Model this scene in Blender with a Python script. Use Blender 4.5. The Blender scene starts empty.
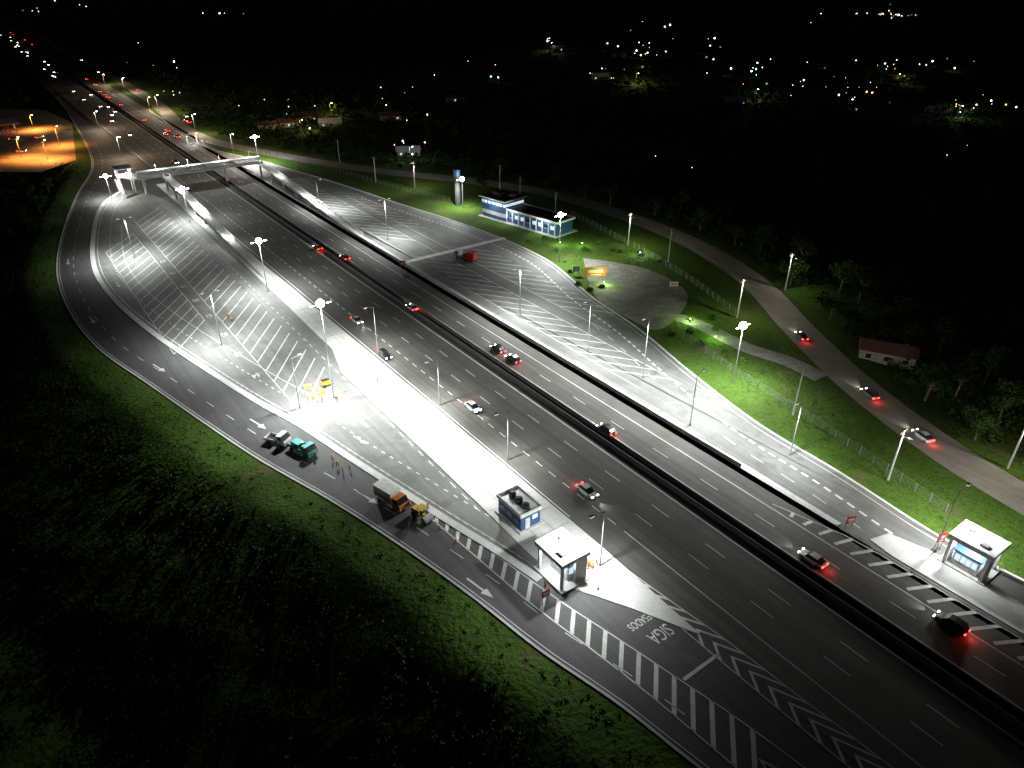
import bpy, bmesh, math, random
import numpy as np
from mathutils import Vector, Matrix
random.seed(7); np.random.seed(7)
rnd=random.Random(11)
sc=bpy.context.scene
# ------------------------------------------------------------------ frame of reference
CAM_H=80.0; F=711.0; PIT=math.radians(30)
D=(-.585,.811); N=(.811,.585)          # along-highway / across-highway unit vectors
def P(u,v,z=0.0):
    """surveyed ground position (photogrammetric bearing intersected with the ground plane)"""
    y=(v-384)/F; t=(CAM_H-z)/(math.sin(PIT)+math.cos(PIT)*y)
    return (t*(u-512)/F, t*(math.cos(PIT)-math.sin(PIT)*y))
def Q(p,q): return (p*D[0]+q*N[0], p*D[1]+q*N[1])
ANG=math.atan2(D[1],D[0])
# ------------------------------------------------------------------ curve helpers
def smooth(pts,n=8):
    pts=[np.array(p,float) for p in pts]
    ext=[2*pts[0]-pts[1]]+pts+[2*pts[-1]-pts[-2]]
    out=[]
    for i in range(1,len(ext)-2):
        p0,p1,p2,p3=ext[i-1:i+3]
        t0=0; t1=t0+np.linalg.norm(p1-p0)**.5; t2=t1+np.linalg.norm(p2-p1)**.5; t3=t2+np.linalg.norm(p3-p2)**.5
        for k in range(n):
            t=t1+(t2-t1)*k/n
            A1=(t1-t)/(t1-t0)*p0+(t-t0)/(t1-t0)*p1; A2=(t2-t)/(t2-t1)*p1+(t-t1)/(t2-t1)*p2; A3=(t3-t)/(t3-t2)*p2+(t-t2)/(t3-t2)*p3
            B1=(t2-t)/(t2-t0)*A1+(t-t0)/(t2-t0)*A2; B2=(t3-t)/(t3-t1)*A2+(t-t1)/(t3-t1)*A3
            out.append((t2-t)/(t2-t1)*B1+(t-t1)/(t2-t1)*B2)
    out.append(pts[-1]); return np.array(out)
def resample(pts,step):
    pts=np.array(pts,float); seg=np.linalg.norm(np.diff(pts,axis=0),axis=1); s=np.r_[0,np.cumsum(seg)]
    n=max(2,int(s[-1]/step)+1); t=np.linspace(0,s[-1],n)
    return np.c_[np.interp(t,s,pts[:,0]),np.interp(t,s,pts[:,1])]
def offs(pts,d):
    pts=np.array(pts,float); T=np.gradient(pts,axis=0); T/=np.linalg.norm(T,axis=1)[:,None]+1e-9
    return pts+np.c_[-T[:,1],T[:,0]]*d
# ------------------------------------------------------------------ materials
def nodes(name):
    m=bpy.data.materials.new(name); m.use_nodes=True; nt=m.node_tree; b=nt.nodes['Principled BSDF']; return m,nt,b
def mix(nt,fac,a,b,typ='MIX'):
    n=nt.nodes.new('ShaderNodeMix'); n.data_type='RGBA'; n.blend_type=typ
    for i,v in ((0,fac),(6,a),(7,b)):
        if isinstance(v,bpy.types.NodeSocket): nt.links.new(v,n.inputs[i])
        elif i==0: n.inputs[0].default_value=v
        else: n.inputs[i].default_value=(*v,1)
    return n.outputs[2]
def noise(nt,scale,detail=4,rot=None,sc3=None,coord='Object'):
    tc=nt.nodes.new('ShaderNodeTexCoord'); mp=nt.nodes.new('ShaderNodeMapping'); nt.links.new(tc.outputs[coord],mp.inputs[0])
    if rot: mp.inputs['Rotation'].default_value=(0,0,rot)
    src=mp.outputs[0]
    if sc3:
        m2=nt.nodes.new('ShaderNodeMapping'); m2.inputs['Scale'].default_value=sc3; nt.links.new(src,m2.inputs[0]); src=m2.outputs[0]
    n=nt.nodes.new('ShaderNodeTexNoise'); n.inputs['Scale'].default_value=scale; n.inputs['Detail'].default_value=detail
    nt.links.new(src,n.inputs['Vector']); return n.outputs[0]
def ramp(nt,src,a,b):
    r=nt.nodes.new('ShaderNodeMapRange'); nt.links.new(src,r.inputs[0]); r.inputs[1].default_value=a; r.inputs[2].default_value=b; return r.outputs[0]
def mul(nt,src,k):
    n=nt.nodes.new('ShaderNodeMath'); n.operation='MULTIPLY'; nt.links.new(src,n.inputs[0]); n.inputs[1].default_value=k; return n.outputs[0]
ROT=math.atan2(.811,.585)
def ground_mat(name,c1,c2,rough=.6,streak=.5,fine=6,patch=.45,slab=0):
    m,nt,b=nodes(name)
    col=mix(nt,ramp(nt,noise(nt,.07,5),.35,.65),c1,c2)
    col=mix(nt,mul(nt,ramp(nt,noise(nt,1,4,ROT,(.012,.75,1)),.35,.68),streak),col,tuple(x*.45 for x in c1))
    col=mix(nt,mul(nt,ramp(nt,noise(nt,1,3,ROT,(.006,2.2,1)),.52,.7),streak*.7),col,tuple(min(1,x*1.35) for x in c2))
    col=mix(nt,mul(nt,ramp(nt,noise(nt,.5,6),.5,.72),patch),col,tuple(x*.5 for x in c2))
    col=mix(nt,mul(nt,ramp(nt,noise(nt,.16,7),.56,.62),patch*.7),col,tuple(x*.55 for x in c1))
    fn=ramp(nt,noise(nt,fine,3),.3,.7)
    col=mix(nt,.18,col,mix(nt,fn,(0,0,0),tuple(min(1,x*2.2) for x in c2)))
    if slab:
        tc=nt.nodes.new('ShaderNodeTexCoord'); br=nt.nodes.new('ShaderNodeTexBrick'); nt.links.new(tc.outputs['Object'],br.inputs['Vector'])
        br.inputs['Scale'].default_value=1.0; br.inputs['Brick Width'].default_value=slab; br.inputs['Row Height'].default_value=slab*.6; br.inputs['Mortar Size'].default_value=.06
        br.inputs['Color1'].default_value=(1,1,1,1); br.inputs['Color2'].default_value=(.72,.72,.72,1); br.inputs['Mortar'].default_value=(.4,.4,.4,1)
        col=mix(nt,1.0,col,br.outputs['Color'],'MULTIPLY')
    nt.links.new(col,b.inputs['Base Color']); b.inputs['Roughness'].default_value=rough; b.inputs['Specular IOR Level'].default_value=.3
    bp=nt.nodes.new('ShaderNodeBump'); bp.inputs['Strength'].default_value=.25; bp.inputs['Distance'].default_value=.02
    nt.links.new(noise(nt,9,3),bp.inputs['Height']); nt.links.new(bp.outputs[0],b.inputs['Normal'])
    return m
def pm(name,c,rough=.5,metal=0,em=None,es=0,var=.25,sc_=1.5):
    m,nt,b=nodes(name)
    col=mix(nt,ramp(nt,noise(nt,sc_,4),.3,.7),tuple(x*(1-var) for x in c),tuple(min(1,x*(1+var*.4)) for x in c))
    nt.links.new(col,b.inputs['Base Color']); b.inputs['Roughness'].default_value=rough; b.inputs['Metallic'].default_value=metal
    if em:
        b.inputs['Emission Color'].default_value=(*em,1); b.inputs['Emission Strength'].default_value=es
        m.cycles.emission_sampling='NONE'
    return m
M={}
M['hwy']=ground_mat('highway_asphalt',(.08,.076,.071),(.118,.112,.104),.75,.65)
M['svc']=ground_mat('service_asphalt',(.062,.061,.062),(.09,.089,.09),.75,.5)
M['lot']=ground_mat('lot_asphalt',(.11,.11,.108),(.178,.176,.17),.68,.5,6,.75)
M['conc']=ground_mat('concrete',(.46,.46,.45),(.6,.59,.57),.8,.18)
M['kerb']=ground_mat('kerb_concrete',(.5,.5,.5),(.62,.62,.61),.8,.2)
M['front']=ground_mat('frontage_asphalt',(.2,.185,.16),(.28,.26,.225),.8,.35)
M['pave']=ground_mat('block_paving',(.2,.19,.175),(.3,.285,.26),.85,.15,6,.6,3.2)
M['paint']=ground_mat('road_paint',(.55,.55,.54),(.78,.78,.77),.6,.45)
M['joint']=pm('joint_sealant',(.1,.1,.1),.8)
M['white']=pm('white_wall',(.7,.7,.7),.5); M['blue']=pm('blue_wall',(.03,.09,.22),.5); M['dkroof']=pm('dark_roof',(.05,.055,.06),.7)
M['wroof']=pm('pale_roof',(.6,.62,.64),.5); M['black']=pm('black_plastic',(.02,.02,.022),.4); M['steel']=pm('galvanised_steel',(.36,.37,.38),.5,.4)
M['glass']=pm('dark_glass',(.02,.025,.03),.1); M['litwin']=pm('lit_window',(.4,.5,.6),.3,0,(.7,.88,1),.8)
M['led']=pm('led_lens_and_glare',(.9,.9,.9),.3,0,(.95,1,.95),60); M['dim']=pm('dim_lens',(.9,.9,.9),.3,0,(.95,1,.98),1.0)
M['red']=pm('tail_lamp',(.5,.01,.01),.3,0,(1,.03,.02),18); M['head']=pm('head_lamp',(.9,.9,.9),.2,0,(1,.88,.7),35)
M['tyre']=pm('tyre_rubber',(.02,.02,.02),.8); M['orange']=pm('orange_paint',(.65,.16,.02),.5); M['yellow']=pm('yellow_paint',(.6,.38,.04),.5)
M['teal']=pm('teal_paint',(.02,.3,.28),.5); M['wood']=pm('weathered_wood',(.16,.12,.08),.8); M['redp']=pm('red_sign_paint',(.55,.03,.02),.5)
M['terra']=pm('clay_tile',(.2,.09,.06),.8); M['plaster']=pm('plaster',(.4,.36,.3),.8); M['skin']=pm('skin',(.35,.2,.13),.6)
M['barr']=pm('aged_concrete',(.2,.2,.2),.8,sc_=.4); M['medfill']=pm('median_fill',(.012,.013,.011),.95)
M['dbarr']=pm('dark_concrete',(.07,.07,.07),.85,sc_=.4)  # darker concrete tone, median barriers and water tower shaft
M['sod']=pm('sodium_lens',(.9,.6,.3),.3,0,(1,.45,.1),90)
for k,c in dict(c_white=(.75,.75,.75),c_black=(.015,.015,.018),c_grey=(.2,.21,.22),c_red=(.35,.02,.02),c_silver=(.5,.5,.52),c_blue=(.03,.06,.2)).items():
    m=pm('car_paint_'+k[2:],c,.25,.1,var=.05); m.node_tree.nodes['Principled BSDF'].inputs['Coat Weight'].default_value=.6; M[k]=m
def foliage_mat(name,a,b_):
    m,nt,b=nodes(name)
    col=mix(nt,ramp(nt,noise(nt,.35,5),.35,.65),a,b_); col=mix(nt,ramp(nt,noise(nt,3.5,3),.4,.7),col,tuple(x*.4 for x in a))
    nt.links.new(col,b.inputs['Base Color']); b.inputs['Roughness'].default_value=.8; b.inputs['Specular IOR Level'].default_value=.15
    return m
M['leaf']=foliage_mat('foliage',(.022,.048,.01),(.04,.075,.014)); M['grassb']=foliage_mat('grass_blades',(.05,.11,.014),(.1,.17,.03))
M['bark']=pm('bark',(.12,.09,.06),.9)
def terrain_mat():
    m,nt,b=nodes('grass_ground')
    col=mix(nt,ramp(nt,noise(nt,.06,6),.38,.62),(.035,.075,.01),(.07,.13,.018))
    col=mix(nt,ramp(nt,noise(nt,.9,5),.48,.75),col,(.018,.03,.006))
    col=mix(nt,ramp(nt,noise(nt,.035,5),.5,.66),col,(.025,.04,.01))
    col=mix(nt,ramp(nt,noise(nt,.12,5),.6,.7),col,(.1,.08,.045))
    col=mix(nt,.35,col,mix(nt,ramp(nt,noise(nt,4,3),.35,.65),(.01,.02,.003),(.11,.19,.03)))
    nt.links.new(col,b.inputs['Base Color']); b.inputs['Roughness'].default_value=.95; b.inputs['Specular IOR Level'].default_value=.1
    bp=nt.nodes.new('ShaderNodeBump'); bp.inputs['Strength'].default_value=.9; bp.inputs['Distance'].default_value=.35
    nt.links.new(noise(nt,1.3,6),bp.inputs['Height']); nt.links.new(bp.outputs[0],b.inputs['Normal']); return m
M['terrain']=terrain_mat()
# ------------------------------------------------------------------ mesh builder
class MB:
    def __init__(s): s.v=[]; s.f=[]; s.m=[]; s.mats=[]
    def mi(s,k):
        if k not in s.mats: s.mats.append(k)
        return s.mats.index(k)
    def add(s,vs,fs,k):
        o=len(s.v); s.v+=[tuple(x) for x in vs]; i=s.mi(k)
        for f in fs: s.f.append(tuple(o+j for j in f)); s.m.append(i)
    def box(s,c,d,k,rz=0,taper=1):
        x,y,z=[a/2 for a in d]; vs=[]
        for sz in (-1,1):
            t=taper if sz>0 else 1
            for sx,sy in ((-1,-1),(1,-1),(1,1),(-1,1)):
                a,b=sx*x*t,sy*y*t
                vs.append((c[0]+a*math.cos(rz)-b*math.sin(rz),c[1]+a*math.sin(rz)+b*math.cos(rz),c[2]+sz*z))
        s.add(vs,[(0,3,2,1),(4,5,6,7),(0,1,5,4),(1,2,6,5),(2,3,7,6),(3,0,4,7)],k)
    def cyl(s,a,b,r0,r1,k,n=8):
        a=Vector(a); b=Vector(b); ax=(b-a).normalized(); u=ax.orthogonal().normalized(); w=ax.cross(u)
        vs=[]
        for c,r in ((a,r0),(b,r1)):
            for i in range(n):
                t=2*math.pi*i/n; vs.append(c+(u*math.cos(t)+w*math.sin(t))*r)
        s.add(vs,[(i,(i+1)%n,n+(i+1)%n,n+i) for i in range(n)]+[tuple(range(n))[::-1],tuple(range(n,2*n))],k)
    def ball(s,c,r,k,n=10,m=6):
        for i in range(m):
            a0=math.pi*i/m-math.pi/2; a1=math.pi*(i+1)/m-math.pi/2
            for j in range(n):
                b0=2*math.pi*j/n; b1=2*math.pi*(j+1)/n
                s.add([(c[0]+r*math.cos(a)*math.cos(b),c[1]+r*math.cos(a)*math.sin(b),c[2]+r*math.sin(a)) for a,b in ((a0,b0),(a0,b1),(a1,b1),(a1,b0))],[(0,1,2,3)],k)
    def loft(s,secs,ks,caps=True,kc=None):
        n=len(secs[0])
        for i in range(len(secs)-1):
            for j in range(n):
                s.add([secs[i][j],secs[i][(j+1)%n],secs[i+1][(j+1)%n],secs[i+1][j]],[(0,1,2,3)],ks(i,j) if callable(ks) else ks)
        if caps: s.add(secs[0],[tuple(range(n))[::-1]],kc or (ks if not callable(ks) else ks(0,0))); s.add(secs[-1],[tuple(range(n))],kc or (ks if not callable(ks) else ks(0,0)))
    def mesh(s,name,weld=False):
        me=bpy.data.meshes.new(name); me.from_pydata(s.v,[],s.f)
        for k in s.mats: me.materials.append(M[k])
        me.polygons.foreach_set('material_index',s.m); me.update(); return me
    def obj(s,name,loc=(0,0,0),rz=0): return inst(s.mesh(name),name,loc,rz)
def inst(me,name,loc,rz=0,scale=1):
    o=bpy.data.objects.new(name,me); sc.collection.objects.link(o)
    o.location=loc if len(loc)==3 else (*loc,0); o.rotation_euler=(0,0,rz); o.scale=(scale,)*3; return o
def sheet(name,polys,z,k,h=0.0):
    bm=bmesh.new()
    for pl in polys:
        vs=[bm.verts.new((p[0],p[1],z)) for p in pl]; f=bm.faces.new(vs)
        f.normal_update()
        if f.normal.z<0: f.normal_flip()
        if h:
            n=len(vs); lo=[bm.verts.new((p[0],p[1],z-h)) for p in pl]
            for i in range(n): bm.faces.new((vs[i],vs[(i+1)%n],lo[(i+1)%n],lo[i]))
    bmesh.ops.triangulate(bm,faces=[f for f in bm.faces if len(f.verts)>4],ngon_method='EAR_CLIP')
    me=bpy.data.meshes.new(name); bm.to_mesh(me); bm.free(); me.materials.append(M[k]); return inst(me,name,(0,0,0))
def ribbon(name,pts,a,b,z,k,h=0.0):
    A=offs(pts,a); B=offs(pts,b); mb=MB()
    for i in range(len(A)-1):
        mb.add([(*A[i],z),(*A[i+1],z),(*B[i+1],z),(*B[i],z)],[(0,1,2,3)],k)
        if h:
            for E in (A,B): mb.add([(*E[i],z),(*E[i+1],z),(*E[i+1],z-h),(*E[i],z-h)],[(0,1,2,3)],k)
    return mb.obj(name)
def qpoly(l): return [Q(*x) for x in l]
# ------------------------------------------------------------------ main alignment curves
outer=smooth([Q(3500,56),Q(1000,56),Q(640,55),P(75,125),P(92,167),P(77,195),P(62,235),P(57,272),P(68,308),P(98,348),P(150,385),P(200,420),P(260,460),P(330,500),P(400,545),P(470,595),P(540,650),P(620,705),P(700,768),Q(-10,53.5),Q(-60,58),Q(-400,60)])
kerb=smooth([P(122,190),P(103,205),P(93,238),P(96,272),P(115,300),P(152,332),P(200,365),P(260,403),P(300,425),P(350,458),P(400,490),P(450,522),P(500,553),P(540,580)])
rlot=smooth([Q(-400,108),Q(-50,109),P(1060,600),P(945,540),P(840,473),P(760,425),P(690,372),P(640,330),P(592,297),P(550,262),P(510,242),P(460,223),P(400,204),P(330,181),P(260,161),P(200,145),Q(560,99)])
front=smooth([Q(3500,113),Q(1000,113),Q(600,110),P(200,137),P(280,155),P(380,171),P(480,182),P(560,196),P(640,221),P(700,247),P(752,280),P(800,330),P(850,378),P(900,418),P(960,460),P(1030,502),P(1150,570),Q(-60,118),Q(-400,115)])
frontR=offs(front,6)
if np.dot(frontR[60]-front[60],N)<0: frontR=offs(front,-6)
# ------------------------------------------------------------------ terrain
platform=np.vstack([outer,frontR[::-1]])
def inside(X,Y,poly):
    r=np.zeros(X.shape,bool); n=len(poly)
    for i in range(n):
        x1,y1=poly[i]; x2,y2=poly[(i+1)%n]
        if y1==y2: continue
        c=((y1>Y)!=(y2>Y))&(X<(x2-x1)*(Y-y1)/(y2-y1)+x1); r^=c
    return r
def dist(X,Y,pl):
    d=np.full(X.shape,1e9)
    for i in range(len(pl)-1):
        a=pl[i]; b=pl[i+1]; ab=b-a; L=ab@ab+1e-9
        t=np.clip(((X-a[0])*ab[0]+(Y-a[1])*ab[1])/L,0,1)
        d=np.minimum(d,(X-a[0]-t*ab[0])**2+(Y-a[1]-t*ab[1])**2)
    return np.sqrt(d)
STN=P(35,145)
def height(X,Y):
    X=np.asarray(X,float); Y=np.asarray(Y,float)
    ins=inside(X,Y,platform); dl=dist(X,Y,outer); dr=dist(X,Y,frontR); d=np.where(ins,0,np.minimum(dl,dr))
    left=dl<dr
    nz=(np.sin(X*.11+1.3*np.sin(Y*.07))*np.cos(Y*.13+X*.03)+.5*np.sin(X*.31+Y*.27)*np.cos(Y*.37-X*.12))
    big=np.sin(X*.009+1)*np.cos(Y*.007+.5)+.6*np.sin(X*.004-Y*.006)
    h=-.06-np.where(left,np.minimum(np.maximum(d-8,0)*.4,14),np.minimum(np.maximum(d-3,0)*.1,5))+nz*np.minimum(d/25,1)*.9+big*np.clip((d-60)/400,0,1)*10
    sx=np.clip((np.hypot(X-STN[0],Y-STN[1])-42)/25,0,1)
    return np.where(ins,-.06,-.06+(h+.06)*sx)
def H(p): return float(height(np.array([p[0]]),np.array([p[1]]))[0])
def axis(lo,hi,st,far):
    a=list(np.arange(lo,hi+.1,st)); s=st; x=a[-1]
    while x<far: s*=1.18; x+=s; a.append(x)
    s=st; x=a[0]; b=[]
    while x>-far: s*=1.18; x-=s; b.append(x)
    return np.array(b[::-1]+a)
ax=axis(-230,150,1.6,7000); ay=axis(20,380,1.6,7000); ay=ay[ay>-600]
GX,GY=np.meshgrid(ax,ay); GZ=height(GX,GY)
def quads(name,V,Fq,k,sm=False):
    me=bpy.data.meshes.new(name); me.vertices.add(len(V)); me.vertices.foreach_set('co',V.astype(np.float32).ravel())
    me.loops.add(Fq.size); me.loops.foreach_set('vertex_index',Fq.astype(np.int32).ravel())
    me.polygons.add(len(Fq)); me.polygons.foreach_set('loop_start',np.arange(0,Fq.size,4,dtype=np.int32))
    me.update(calc_edges=True); me.validate()
    if sm: me.polygons.foreach_set('use_smooth',np.ones(len(Fq),bool))
    me.materials.append(M[k]); return inst(me,name,(0,0,0))
def gridmesh(name,X,Y,Z,k):
    ny,nx=X.shape; idx=np.arange(nx*ny).reshape(ny,nx)
    f=np.stack([idx[:-1,:-1],idx[:-1,1:],idx[1:,1:],idx[1:,:-1]],-1).reshape(-1,4)
    return quads(name,np.stack([X,Y,Z],-1).reshape(-1,3),f,k,True)
gridmesh('terrain',GX,GY,GZ,'terrain')
# ------------------------------------------------------------------ paved sheets
lq=[Q(-400,62),Q(3500,62)]
sheet('service_road',[list(outer)+lq],-.02,'svc')
sheet('highway',[qpoly([(-400,61.9),(-400,99),(3500,99),(3500,61.9)])],0,'hwy')
sheet('truck_parking_lot',[list(kerb)+qpoly([(62,53),(140,53),(160,57),(300,57),(338,50)])],.004,'lot')
sheet('truck_parking_pavement',[list(rlot)+qpoly([(560,97.2),(-400,97.2)])],.004,'lot')
ribbon('frontage_road',front,-4.6,4.6,.0,'front')
ribbon('kerb_walkway',kerb,-.7,.7,.13,'kerb',.2)
ribbon('lot_kerb',rlot,-.25,.25,.13,'kerb',.2)
ribbon('road_edge_kerb',outer,-.2,.2,.12,'kerb',.25)
strip=qpoly([(62,62.1),(200,61.6),(345,60.6),(345,57),(200,56.2),(152,55.2),(140,52.2),(80,51.8),(66,51.6),(57,52.6),(49,57),(40,61.4)])
sheet('concrete_walkway',[strip],.14,'conc',.2)
sheet('concrete_kerb_strip',[qpoly([(42,97.2),(340,97.2),(340,100),(180,99.3),(60,98.8),(42,98.4)])],.14,'conc',.2)
sheet('booth_island',[qpoly([(37,98.6),(33,97.9),(-25,98.2),(-25,103.2),(30,104),(36,102.5)])],.144,'conc',.2)
fore=smooth([P(583,258),P(612,262),P(650,270),P(686,292),P(676,318),P(655,330),P(628,318),P(596,297),P(583,258)],6)
sheet('forecourt_paving',[list(fore[:-1])],.03,'pave',.08)
path=smooth([P(660,312),P(700,325),P(745,347),P(790,362),P(822,378)])
ribbon('driveway',path,-2.5,2.5,.034,'pave',.08)
sheet('gas_station_forecourt',[[P(-20,108),P(45,110),P(72,123),P(76,160),P(40,172),P(-20,172)]],.02,'front',.1)
# ------------------------------------------------------------------ markings
MK=MB(); ZM=.02
def line(pts,w=.16,step=6,z=ZM,k='paint',mb=None):
    r=resample(pts,step); A=offs(r,w/2); B=offs(r,-w/2)
    for i in range(len(r)-1): (mb or MK).add([(*A[i],z),(*B[i],z),(*B[i+1],z),(*A[i+1],z)],[(0,1,2,3)],k)
def dashed(pts,w=.16,on=4,off=8,z=ZM):
    r=resample(pts,.5); n=len(r); i=0; a=int(on/.5); b=int(off/.5)
    while i+a<n: line(r[i:i+a+1],w,max(1,on/3),z); i+=a+b
def qline(q,p0,p1,dash=None,w=.18):
    pts=[Q(p0,q),Q(p1,q)]
    if dash: dashed(pts,w,*dash)
    else: line(pts,w,40)
qline(80.2,-60,1500,w=.3); qline(76.2,-60,900,(4,8)); qline(72.2,-60,900,(4,8)); qline(67.6,60,1500,(2,2),w=.2); qline(67.6,-60,60)
qline(62.6,70,900,w=.18)
qline(85.2,-60,1500,w=.22); qline(88.7,-60,900,(4,8)); qline(92.3,-60,1500,w=.2)
def MKv(a,c,b,w):
    d=np.array([-D[0],-D[1]])*w*1.3
    for x,y in ((a,c),(c,b)): MK.add([(*x,ZM),(*y,ZM),(*(y+d),ZM),(*(x+d),ZM)],[(0,1,2,3)],'paint')
def band(L,R,step=3.2,w=.8,k=1.6,kind='s',i0=0,i1=None):
    n=int(np.sum(np.linalg.norm(np.diff(resample(L,1),axis=0),axis=1))/step)
    def at(c,s):
        c=resample(c,.5); x=np.clip(s,0,1)*(len(c)-1); i=int(x); i2=min(i+1,len(c)-1); return c[i]*(1-x+i)+c[i2]*(x-i)
    for j in range(i0,i1 or n):
        s=(j+.5)/n; l=at(L,s); r=at(R,s); wd=np.linalg.norm(r-l)
        if wd<.5: continue
        kk=wd*k/(n*step)*.5
        if kind=='s': line([at(L,s+kk),at(R,s-kk)],w,50)
        else: MKv(at(L,s+kk),(at(L,s-kk*.4)+at(R,s-kk*.4))/2,at(R,s+kk),w)
L1=smooth([P(428,516),P(480,560),P(530,603),P(590,648),P(650,695),P(745,775),P(850,860)]); R1=smooth([P(436,511),P(500,558),P(560,601),P(620,640),P(680,680),P(740,720),P(810,772),P(930,860)])
band(L1,R1,2.7,.6,1.1,'s',0,22); band(L1,R1,2.7,.55,1.6,'v',22,None); line(L1,.2); line(R1,.2)
L2=smooth([P(584,548),P(650,602),P(710,652),P(770,702),P(850,768),P(960,860)]); R2=smooth([P(590,543),P(665,597),P(730,643),P(800,697),P(885,762),P(1010,860)])
band(L2,R2,2.9,.55,1.2,'v'); line(L2,.18); line(R2,.18)
L3=[Q(48,93.1),Q(-40,93.1)]; R3=[Q(52,93.4),Q(38,96.8),Q(-40,97.4)]
band(L3,R3,3.0,.6,-1.0,'s'); line(R3,.15)
def side(c,d):
    o=offs(c,d); return o if np.dot(o[len(o)//2]-c[len(c)//2],N)>0 else offs(c,-d)
line(side(outer,.7)[22:],.16); dashed(side(outer,4.6)[26:-24],.16,3,5)
line(side(kerb,1.6),.14); dashed(side(kerb,5.4)[6:],.22,1.4,1.6); line(side(kerb,9)[14:70],.14)
dashed(side(kerb,-1.5)[10:],.15,1,1)
def rin(d):
    o=offs(rlot,d); return o if np.dot(o[40]-rlot[40],N)<0 else offs(rlot,-d)
line(rin(1.4)[20:],.14); dashed(rin(6)[22:100],.45,1.6,1.2); dashed(rin(9.5)[22:60],.15,3,4)
def bays(q0,q1,p0,p1,dirn,sp=6.6,w=.26):
    k=(q1-q0)/.585*.811*dirn; p=p0
    while p<p1: line([Q(p,q0),Q(p+k,q1)],w,50); p+=sp
bays(38,50,128,295,1,5.6); bays(23,34.5,172,262,1,5.6)
line([Q(128,38),Q(295,38)],.16,50); line([Q(172,23),Q(262,23)],.16,50); line([Q(188,34.5),Q(278,34.5)],.16,50)
dashed([Q(80,51),Q(300,53)],.16,2,2)
bays(103,112,105,205,-1,5.6); bays(103,112,225,330,-1,5.6); bays(117,127,140,205,-1,5.6); bays(115,122,232,290,-1,5.6)
line([Q(95,103),Q(330,103)],.16,50); line([Q(90,112),Q(320,112)],.16,50); line([Q(120,117),Q(280,117)],.16,50)
cws=np.array([P(402,263),P(505,238)]); line(cws,2.2,60,.03)
def arrow(pos,ang,s=1.0):
    pts=[(-2.2,-.12),(.6,-.12),(.6,-.5),(2.2,0),(.6,.5),(.6,.12),(-2.2,.12)]
    MK.add([(pos[0]+s*(a*math.cos(ang)-b*math.sin(ang)),pos[1]+s*(a*math.sin(ang)+b*math.cos(ang)),ZM) for a,b in pts],[tuple(range(7))],'paint')
def tang(c,pos):
    c=np.array(c); i=int(np.argmin(np.linalg.norm(c-np.array(pos),axis=1))); i=min(max(i,1),len(c)-2); t=c[i+1]-c[i-1]; return math.atan2(t[1],t[0])
for u,v in ((159,368),(92,320),(68,262),(258,424),(368,498),(480,588)): arrow(P(u,v),tang(outer,P(u,v)),1.3)
for u,v in ((118,285),(215,352),(360,440)): arrow(P(u,v),tang(kerb,P(u,v)))
line([Q(36.5,54),Q(36.5,61)],.5,50)
for p in range(64,200,5): line([Q(p,52.3 if p<140 else 57),Q(p,61.5)],.09,50,.145,'joint')
for q in (55,58.3): line([Q(64 if q>56 else 68,q),Q(138 if q<57 else 200,q)],.08,50,.145,'joint')
for p in range(45,335,6): line([Q(p,97.8),Q(p,98.7)],.07,50,.145,'joint')
mo=MK.obj('road_markings')
def text(s,pos,size,ang):
    cu=bpy.data.curves.new('txt','FONT'); cu.body=s; cu.size=size; cu.align_x='CENTER'; cu.align_y='CENTER'
    o=bpy.data.objects.new('t',cu); sc.collection.objects.link(o); dg=bpy.context.evaluated_depsgraph_get(); me=bpy.data.meshes.new_from_object(o.evaluated_get(dg)); bpy.data.objects.remove(o)
    me.materials.clear(); me.materials.append(M['paint']); r=inst(me,'painted_lettering',(*pos,ZM+.002),ang); r.scale=(1,1.7,1); r.parent=mo
tx=math.atan2(-N[1],-N[0])
text('SIGA',Q(43.6,57.0),1.8,tx); text('PESADOS',Q(46.8,56.4),1.1,tx)
for i,(p,q) in enumerate([(150,35.6),(163,35.6),(176,36.2),(190,36.2),(203,36.2),(216,36.2),(229,36.2),(242,36.2)]): text(str(64-i),Q(p,q),1.8,tx)
# ------------------------------------------------------------------ median and barriers
def jersey(name,q,p0,p1,h=.85,w=.6,k='barr'):
    mb=MB(); secs=[]
    for p in np.arange(p0,p1+1,12.0):
        prof=[(-w/2,0),(-w*.42,.1),(-w*.2,.35),(-w*.14,h),(w*.14,h),(w*.2,.35),(w*.42,.1),(w/2,0)]
        secs.append([(*Q(p,q+a),b) for a,b in prof])
    mb.loft(secs,k); return mb.obj(name)
sheet('median_strip',[qpoly([(-400,82.3),(3500,82.3),(3500,84.1),(-400,84.1)])],.05,'medfill',.1)
jersey('median_barrier',82.3,-120,1500,k='dbarr'); jersey('median_barrier',84.1,-120,1500,k='dbarr')
jersey('concrete_barrier',97.5,62,330,.8,.4,'kerb')
def rail(name,pts,h=.75,sp=4,k='steel'):
    mb=MB(); r=resample(pts,sp)
    for i,p in enumerate(r):
        mb.box((*p,h/2),(.12,.12,h),k)
        if i:
            a=r[i-1]; mb.add([(*a,h-.3),(*p,h-.3),(*p,h),(*a,h)],[(0,1,2,3)],k)
    return mb.obj(name)
rail('guard_rail',[Q(345,61.2),Q(700,61.2)])
def fence(name,pts,h=2.0,sp=3):
    mb=MB(); r=resample(smooth(pts),sp)
    for i,p in enumerate(r):
        mb.box((*p,h/2),(.12,.12,h),'barr')
        if i:
            a=r[i-1]
            for z in (.3,.8,1.3,1.85): mb.cyl((*a,z),(*p,z),.018,.018,'steel',3)
    return mb.obj(name)
fence('wire_fence',[P(683,338),P(740,378),P(800,415),P(870,462),P(945,513)])
fence('wire_fence',[P(200,142),P(300,162),P(400,190),P(455,203)])
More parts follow.
